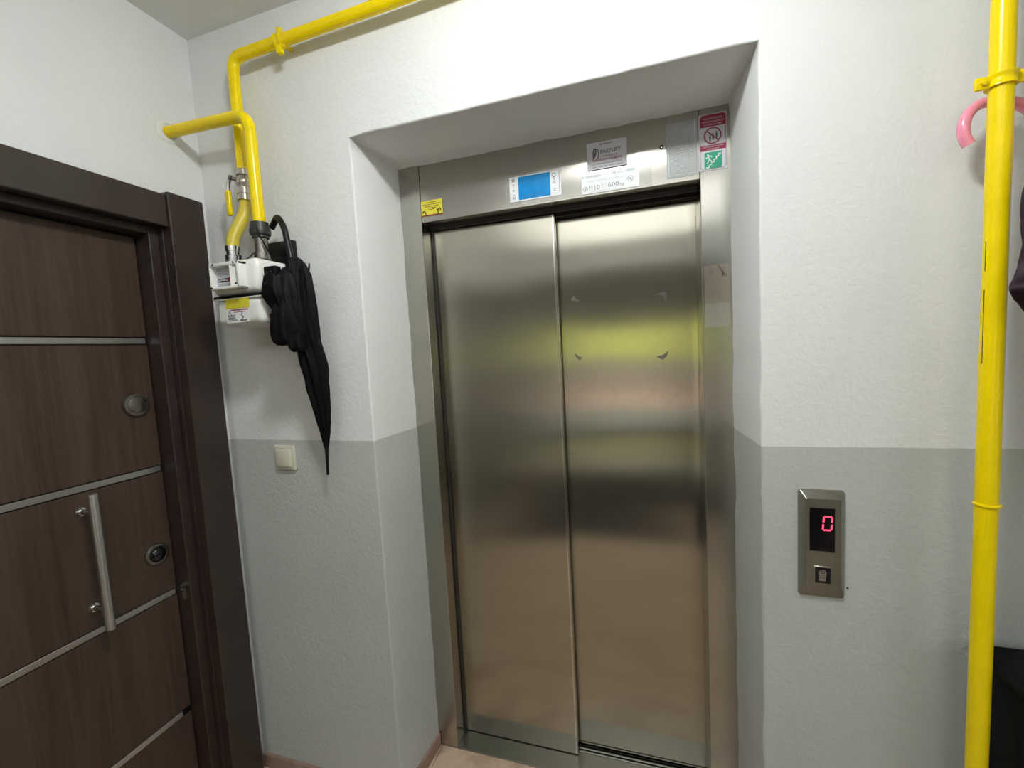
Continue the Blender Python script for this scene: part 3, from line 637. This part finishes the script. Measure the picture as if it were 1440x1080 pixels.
bm = NB(); rect(bm, .2405, .308, 1.765, 1.819, -.1795, .001); obj('index_plate', bm, M_PAPERG, idx)
bm = NB(); box(bm, .247, .286, -.1815, -.1795, 1.781, 1.790); tag(obj('digit_window', bm, M_BLACK, idx), 'black digit window')
bm = NB(); box(bm, .286, .309, -.1815, -.1795, 1.780, 1.791); tag(obj('decimal_window', bm, M_RED, idx), 'red decimal window')
bm = NB(); text(bm, '00482', .2485, 1.7825, .008, -.1818, width=.035); obj('digits', bm, M_PAPER, idx)
bm = NB()
for zz, xa, xb in ((1.811, .246, .285), (1.806, .246, .275), (1.801, .246, .290), (1.796, .250, .268), (1.774, .246, .300), (1.770, .246, .29)): rect(bm, xa, xb, zz-.0009, zz+.0009, -.1799, .0003)
obj('fine_print', bm, M_GREYPRINT, idx)
bm = NB()
for px, pz in ((.252, 1.8275), (.330, 1.8275), (.333, 1.768), (.240, 1.762)): disc(bm, (px, -.1985, pz), (0, -1, 0), [(.0028, -.001), (.0028, .001), (0, .001)], 12)
obj('housing_screws', bm, M_BLACK, idx)
bm = NB(); tube(bm, [(.228, -.175, 1.822), (.222, -.185, 1.826)], .006, 12); tag(obj('seal_plug', bm, M_RED, t, True), 'dull red seal plug')
bm = NB(); rect(bm, .250, .342, 1.702, 1.7345, -.1692, .0006); obj('yellow_label', bm, M_STICKY, t)
bm = NB(); rect(bm, .250, .338, 1.661, 1.701, -.1692, .0006); pl = obj('paper_label', bm, M_PAPER, t)
bm = NB(); stroke(bm, [(.258, 1.685), (.264, 1.697), (.270, 1.685)], .0015, -.1697)
for zz, xa, xb in ((1.683, .258, .285), (1.679, .256, .28), (1.667, .256, .290), (1.671, .256, .288), (1.675, .258, .282)):
    x = xa
    while x < xb: rect(bm, x, x+.004, zz-.0012, zz+.0012, -.1697, .0004); x += .0055
stroke(bm, [(.312, 1.690), (.308, 1.680), (.316, 1.676), (.306, 1.668)], .002, -.1697); rect(bm, .302, .328, 1.665, 1.668, -.1697, .0004)
obj('print', bm, M_PRINT, pl)
bm = NB(); rect(bm, .268, .335, 1.696, 1.699, -.1697, .0004); rect(bm, .280, .325, 1.6905, 1.692, -.1697, .0004); tag(obj('red_print', bm, M_RED, pl), 'red line of print')
# labels on the right flank
bm = NB(); box(bm, .3868, .3877, -.138, -.090, 1.757, 1.812, 0); sl = obj('side_label', bm, M_STICKY, t)
bm = NB(); disc(bm, (.3878, -.127, 1.800), (1, 0, 0), [(.006, 0), (.006, .0005), (.0, .0005)], 16); obj('red_dot', bm, M_RED, sl); bm = NB(); disc(bm, (.3878, -.110, 1.786), (1, 0, 0), [(.005, 0), (.005, .0005), (.0, .0005)], 16); obj('red_dot', bm, M_RED, sl)
bm = NB(); disc(bm, (.3878, -.128, 1.782), (1, 0, 0), [(.004, 0), (.004, .0005), (.0, .0005)], 12); obj('black_dot', bm, M_PRINT, sl); bm = NB(); disc(bm, (.3878, -.112, 1.770), (1, 0, 0), [(.004, 0), (.004, .0005), (.0, .0005)], 12); obj('black_dot', bm, M_PRINT, sl); bm = NB(); disc(bm, (.3878, -.110, 1.803), (1, 0, 0), [(.003, 0), (.003, .0005), (.0, .0005)], 12); obj('black_dot', bm, M_PRINT, sl)
bm = NB(); box(bm, .3850, .3858, -.143, -.129, 1.668, 1.682); rs = tag(obj('red_mark', bm, M_RED, t), 'small red square mark')
bm = NB(); box(bm, .3856, .3862, -.139, -.133, 1.672, 1.678); obj('mark_centre', bm, M_PAPER, rs)
# wall bracket behind the meter
bm = NB(); box(bm, .262, .378, -.022, -.002, 1.846, 1.925, .004); box(bm, .245, .378, -.040, -.02, 1.846, 1.872, .004); tag(obj('wall_bracket', bm, M_BLACK, t, True), 'black bracket between meter and wall')
bm = NB(); tube(bm, spline([(.250, -.10, 1.875), (.262, -.118, 1.858), (.280, -.124, 1.853), (.300, -.12, 1.856), (.312, -.11, 1.872)], 5), .0016, 8); obj('bonding_wire', bm, M_BLACK, t, True)
bm = NB(); box(bm, .262, .308, -.09, -.06, 1.845, 1.868, .003); obj('top_lug', bm, M_ALU, t, True)

# ------------------------------------------------------------------ black umbrella
t = thing('umbrella', (.456, -.045, 1.166), 'closed black umbrella with curved handle hooked beside the gas meter', 'umbrella')
bm = NB(); tube(bm, spline([(.330, -.050, 1.958), (.344, -.052, 1.972), (.366, -.062, 1.982), (.390, -.076, 1.970), (.408, -.080, 1.940), (.419, -.084, 1.900), (.430, -.088, 1.855), (.438, -.088, 1.80)], 7), .0092, 20)
obj('handle', bm, M_BLACK, t, True)
rings = [(1.842, .447, .020, -.092, .020), (1.826, .456, .030, -.096, .028), (1.79, .461, .043, -.098, .037), (1.75, .464, .047, -.100, .042), (1.70, .465, .045, -.100, .044), (1.65, .466, .042, -.098, .044), (1.60, .468, .041, -.094, .042), (1.567, .474, .040, -.090, .040),
         (1.51, .479, .041, -.084, .036), (1.445, .477, .036, -.078, .031), (1.38, .479, .028, -.070, .025), (1.31, .474, .016, -.060, .016), (1.262, .468, .008, -.054, .009)]
def pleats(bm, rings, n, k, amp, tw, seed, sub=6):
    R = []
    for a, b in zip(rings, rings[1:]):
        for s in range(sub): R.append(tuple(a[i]+(b[i]-a[i])*s/sub for i in range(5)))
    R.append(rings[-1]); V = []
    for z, cx, rx, cy, ry in R:
        ring = []
        for i in range(n):
            a = 2*PI*i/n
            p = abs(math.sin(k*a/2+tw*z+1.2*noise.noise(Vector((seed, z*6, 0)))))
            q = 1-amp*p+.14*noise.noise(Vector((math.cos(a)*2+seed, math.sin(a)*2, z*14)))
            ring.append(bm.verts.new((cx+rx*q*math.cos(a), cy+ry*q*math.sin(a), z+.004*noise.noise(Vector((a*3, seed, z*9))))))
        V.append(ring)
    for A, B in zip(V, V[1:]):
        for i in range(n): bm.faces.new((A[i], A[(i+1) % n], B[(i+1) % n], B[i]))
    bm.faces.new(V[0][::-1]); bm.faces.new(V[-1]); bmesh.ops.recalc_face_normals(bm, faces=bm.faces[:])
bm = NB(); pleats(bm, rings, 72, 9, .22, 1.5, 1.0); can = obj('canopy', bm, M_BLACKCLOTH, t, True)
# loose folds bulging over the meter
for rg, n_, k_, tw_, sd_ in (([(1.800, .424, .020, -.152, .014), (1.785, .424, .030, -.153, .022), (1.755, .424, .036, -.153, .029), (1.73, .424, .040, -.151, .031), (1.705, .429, .034, -.146, .028), (1.68, .434, .026, -.140, .022)], 48, 5, 3, 4.0),
        ([(1.715, .439, .024, -.144, .022), (1.69, .436, .032, -.146, .028), (1.65, .436, .036, -.146, .032), (1.615, .434, .040, -.144, .034), (1.597, .436, .040, -.142, .034), (1.585, .441, .034, -.138, .028)], 48, 5, 3, 8.0),
        ([(1.62, .466, .030, -.128, .026), (1.595, .464, .033, -.131, .028), (1.575, .466, .031, -.129, .026), (1.566, .468, .024, -.125, .02)], 40, 5, 3, 12.0),
        ([(1.812, .444, .016, -.118, .014), (1.79, .446, .028, -.126, .022), (1.74, .450, .034, -.132, .026), (1.68, .455, .032, -.130, .026), (1.62, .458, .028, -.124, .022), (1.60, .460, .018, -.118, .014)], 48, 5, 2, 15.0)):
    bm = NB(); pleats(bm, rg, n_, k_, .17, tw_, sd_); obj('loose_fold', bm, M_BLACKCLOTH, t, True)
bm = NB(); box(bm, .403, .447, -.168, -.144, 1.783, 1.812, .005, 3); sv = obj('strap', bm, M_BLACKCLOTH, t, True)
bm = NB(); disc(bm, (.418, -.168, 1.794), (0, -1, 0), [(.003, 0), (.003, .0015), (0, .002)], 10); obj('snap_button', bm, M_CHROME, sv, True); bm = NB(); disc(bm, (.432, -.168, 1.795), (0, -1, 0), [(.003, 0), (.003, .0015), (0, .002)], 10); obj('snap_button', bm, M_CHROME, sv, True)
for k, (dx, dy, dz) in enumerate(((.030, -.118, 1.838), (-.010, -.125, 1.822), (.042, -.09, 1.825), (.012, -.13, 1.830))):
    bm = NB(); tube(bm, [(.455+dx*.9, dy, 1.80), (.455+dx, dy, dz-.006), (.455+dx, dy, dz)], [.003, .0026, .0018], 8); obj('rib_tip', bm, M_BLACK, t, True)
bm = NB(); tube(bm, [(.469, -.054, 1.275), (.466, -.052, 1.245), (.457, -.046, 1.168)], [.0085, .0055, .0042], 14); obj('ferrule', bm, M_BLACK, t, True)

# ------------------------------------------------------------------ pink handled umbrella at the riser
t = thing('umbrella', (2.20, -.12, 1.20), 'plum umbrella with a glossy pink hooked handle hung behind the yellow riser', 'umbrella')
bm = NB(); P_ = spline([(2.0545, -.060, 1.884), (2.0475, -.060, 1.900), (2.046, -.060, 1.920), (2.052, -.058, 1.940), (2.066, -.055, 1.955), (2.086, -.050, 1.962), (2.110, -.052, 1.958), (2.128, -.066, 1.94), (2.140, -.085, 1.91), (2.136, -.125, 1.87), (2.124, -.148, 1.82)], 6)
tube(bm, P_, .0098, 22); obj('handle', bm, M_PINK, t, True)
bm = NB(); pleats(bm, [(1.84, 2.150, .014, -.112, .012), (1.82, 2.153, .028, -.115, .024), (1.76, 2.156, .044, -.120, .034), (1.70, 2.158, .049, -.122, .038), (1.64, 2.156, .051, -.124, .040), (1.60, 2.152, .056, -.128, .040), (1.575, 2.152, .055, -.128, .038), (1.545, 2.168, .048, -.124, .034), (1.50, 2.180, .040, -.118, .030), (1.40, 2.188, .032, -.11, .026), (1.28, 2.194, .016, -.10, .015), (1.24, 2.196, .008, -.10, .008)], 72, 8, .22, 4, 21.0)
for v in bm.verts:                                              # fold poking out over the pipe
    f = math.exp(-((v.co.z-1.592)/.018)**2)
    v.co.x -= .036; v.co.y -= .042
    if v.co.x < 2.095 and v.co.y < -.155: v.co.x -= .016*f; v.co.y -= .014*f
obj('canopy', bm, M_PURPLE, t, True)
bm = NB(); tube(bm, [(2.196, -.10, 1.245), (2.198, -.10, 1.17)], [.005, .004], 12); obj('ferrule', bm, M_BLACK, t, True)

# ------------------------------------------------------------------ black bag, bottom right
t = thing('bag', (2.30, -.08, 0), 'black fabric bag standing behind the foot of the yellow riser', 'bag')
bm = NB(); box(bm, 2.112, 2.55, -.148, -.018, .002, .822, .012, 3)
bmesh.ops.subdivide_edges(bm, edges=[e for e in bm.edges if e.calc_length() > .05], cuts=10, use_grid_fill=True)
for v in bm.verts: v.co += Vector((noise.noise(v.co*8), noise.noise(v.co*8+Vector((5, 0, 0))), 0))*.006
body = obj('body', bm, M_BLACKCLOTH, t, True)
bm = NB(); box(bm, 2.108, 2.56, -.153, -.013, .818, .838, .006, 3); obj('top_band', bm, M_BLACKCLOTH, t, True)
bm = NB(); box(bm, 2.145, 2.30, -.157, -.150, .735, .775, .003); tag(obj('patch', bm, M_GREYPRINT, t), 'grey patch')

# ------------------------------------------------------------------ light switch, call panel
t = thing('light_switch', (.249, 0, 1.163), 'cream square light switch on the grey lower wall', 'switch')
bm = NB(); box(bm, .2065, .2920, -.010, 0, 1.1645, 1.2510, .004, 3); obj('plate', bm, M_CREAM, t, True)
bm = NB(); box(bm, .2190, .2800, -.013, -.009, 1.1770, 1.2385, .002, 2); obj('inner_frame', bm, M_CREAM, t, True)
bm = NB(); box(bm, .2215, .2775, -.019, -.011, 1.1795, 1.2360, .002, 2)
for v in bm.verts:
    if v.co.y < -.015 and v.co.z > 1.2: v.co.y += .004
obj('rocker', bm, M_CREAM, t, True)

t = thing('call_panel', (1.83, 0, .905), 'grey metal lift call panel showing a red 0 on the right wall', 'control panel')
ox0, ox1, oz0, oz1 = 1.783, 1.877, .904, 1.1665; ix0, ix1, iz0, iz1 = 1.7935, 1.8640, .9400, 1.1500
def rr(x0, x1, z0, z1, r, n=5):
    out = []
    for cx, cz, a0 in ((x1-r, z0+r, -90), (x1-r, z1-r, 0), (x0+r, z1-r, 90), (x0+r, z0+r, 180)):
        for k in range(n+1): a = math.radians(a0+90*k/n); out.append((cx+r*math.cos(a), cz+r*math.sin(a)))
    return out
bm = NB(); R1 = rr(ox0, ox1, oz0, oz1, .006); R2 = rr(ox0+.0005, ox1-.0005, oz0+.0005, oz1-.0005, .006); R3 = rr(ix0, ix1, iz0, iz1, .003)
V = [[bm.verts.new((x, yy, z)) for x, z in Rr_] for Rr_, yy in ((R1, 0), (R2, -.006), (R3, -.022))]
for A, B in zip(V, V[1:]):
    for k in range(len(A)): bm.faces.new((A[k], A[(k+1) % len(A)], B[(k+1) % len(A)], B[k]))
bm.faces.new(V[-1]); bmesh.ops.recalc_face_normals(bm, faces=bm.faces[:]); obj('housing', bm, M_NICKELP, t, True)
bm = NB(); box(bm, 1.8010, 1.8515, -.0230, -.0215, 1.0245, 1.1285, .0004, 1); scr = obj('screen', bm, M_SCREEN, t)
bm = NB(); cx, cz, hw, hh, ys = 1.8365, 1.0930, .0085, .0165, -.0236
for seg in (((-1, 1), (1, 1)), ((1, 1), (1, .08)), ((1, -.08), (1, -1)), ((-1, -1), (1, -1)), ((-1, -1), (-1, -.08)), ((-1, .08), (-1, 1))):
    a, b = [Vector((cx+sx*hw+sz*.0012, cz+sz*hh)) for sx, sz in seg]; d = (b-a); a2 = a+d*.14; b2 = b-d*.14
    stroke(bm, [(a2.x, a2.y), (b2.x, b2.y)], .0034, ys, .0004)
tag(obj('digit', bm, M_LED, scr), 'glowing red digit 0')
bm = NB(); box(bm, 1.8080, 1.8440, -.0245, -.0215, .9460, .9890, .001, 1); bt = obj('button_bezel', bm, M_ALU, t, True)
bm = NB(); box(bm, 1.8110, 1.8425, -.0252, -.0240, .9475, .9855, .0003, 1); bb = obj('button_face', bm, M_SCREEN, bt)
bm = NB(); slab(bm, [(1.8195, .954), (1.8320, .954), (1.8340, .975), (1.8300, .981), (1.8230, .981), (1.8190, .975)], -.0262, -.025); em = obj('button', bm, M_ALU, bt)
bm = NB(); ringxz(bm, 1.8265, .9755, .0028, .0040, -.0268, .0006, 16); stroke(bm, [(1.8215, .969), (1.8315, .966)], .001, -.0266); stroke(bm, [(1.8215, .963), (1.8315, .960)], .001, -.0266); obj('button_symbol', bm, M_DARKMETAL, bt)
bm = NB(); disc(bm, (1.8855, 0, .929), (0, -1, 0), [(.0022, -.0005), (.0022, .0006), (0, .0006)], 10); tag(obj('wall_plug', bm, M_BLACK), 'tiny dark screw hole right of the call panel', 'hole')
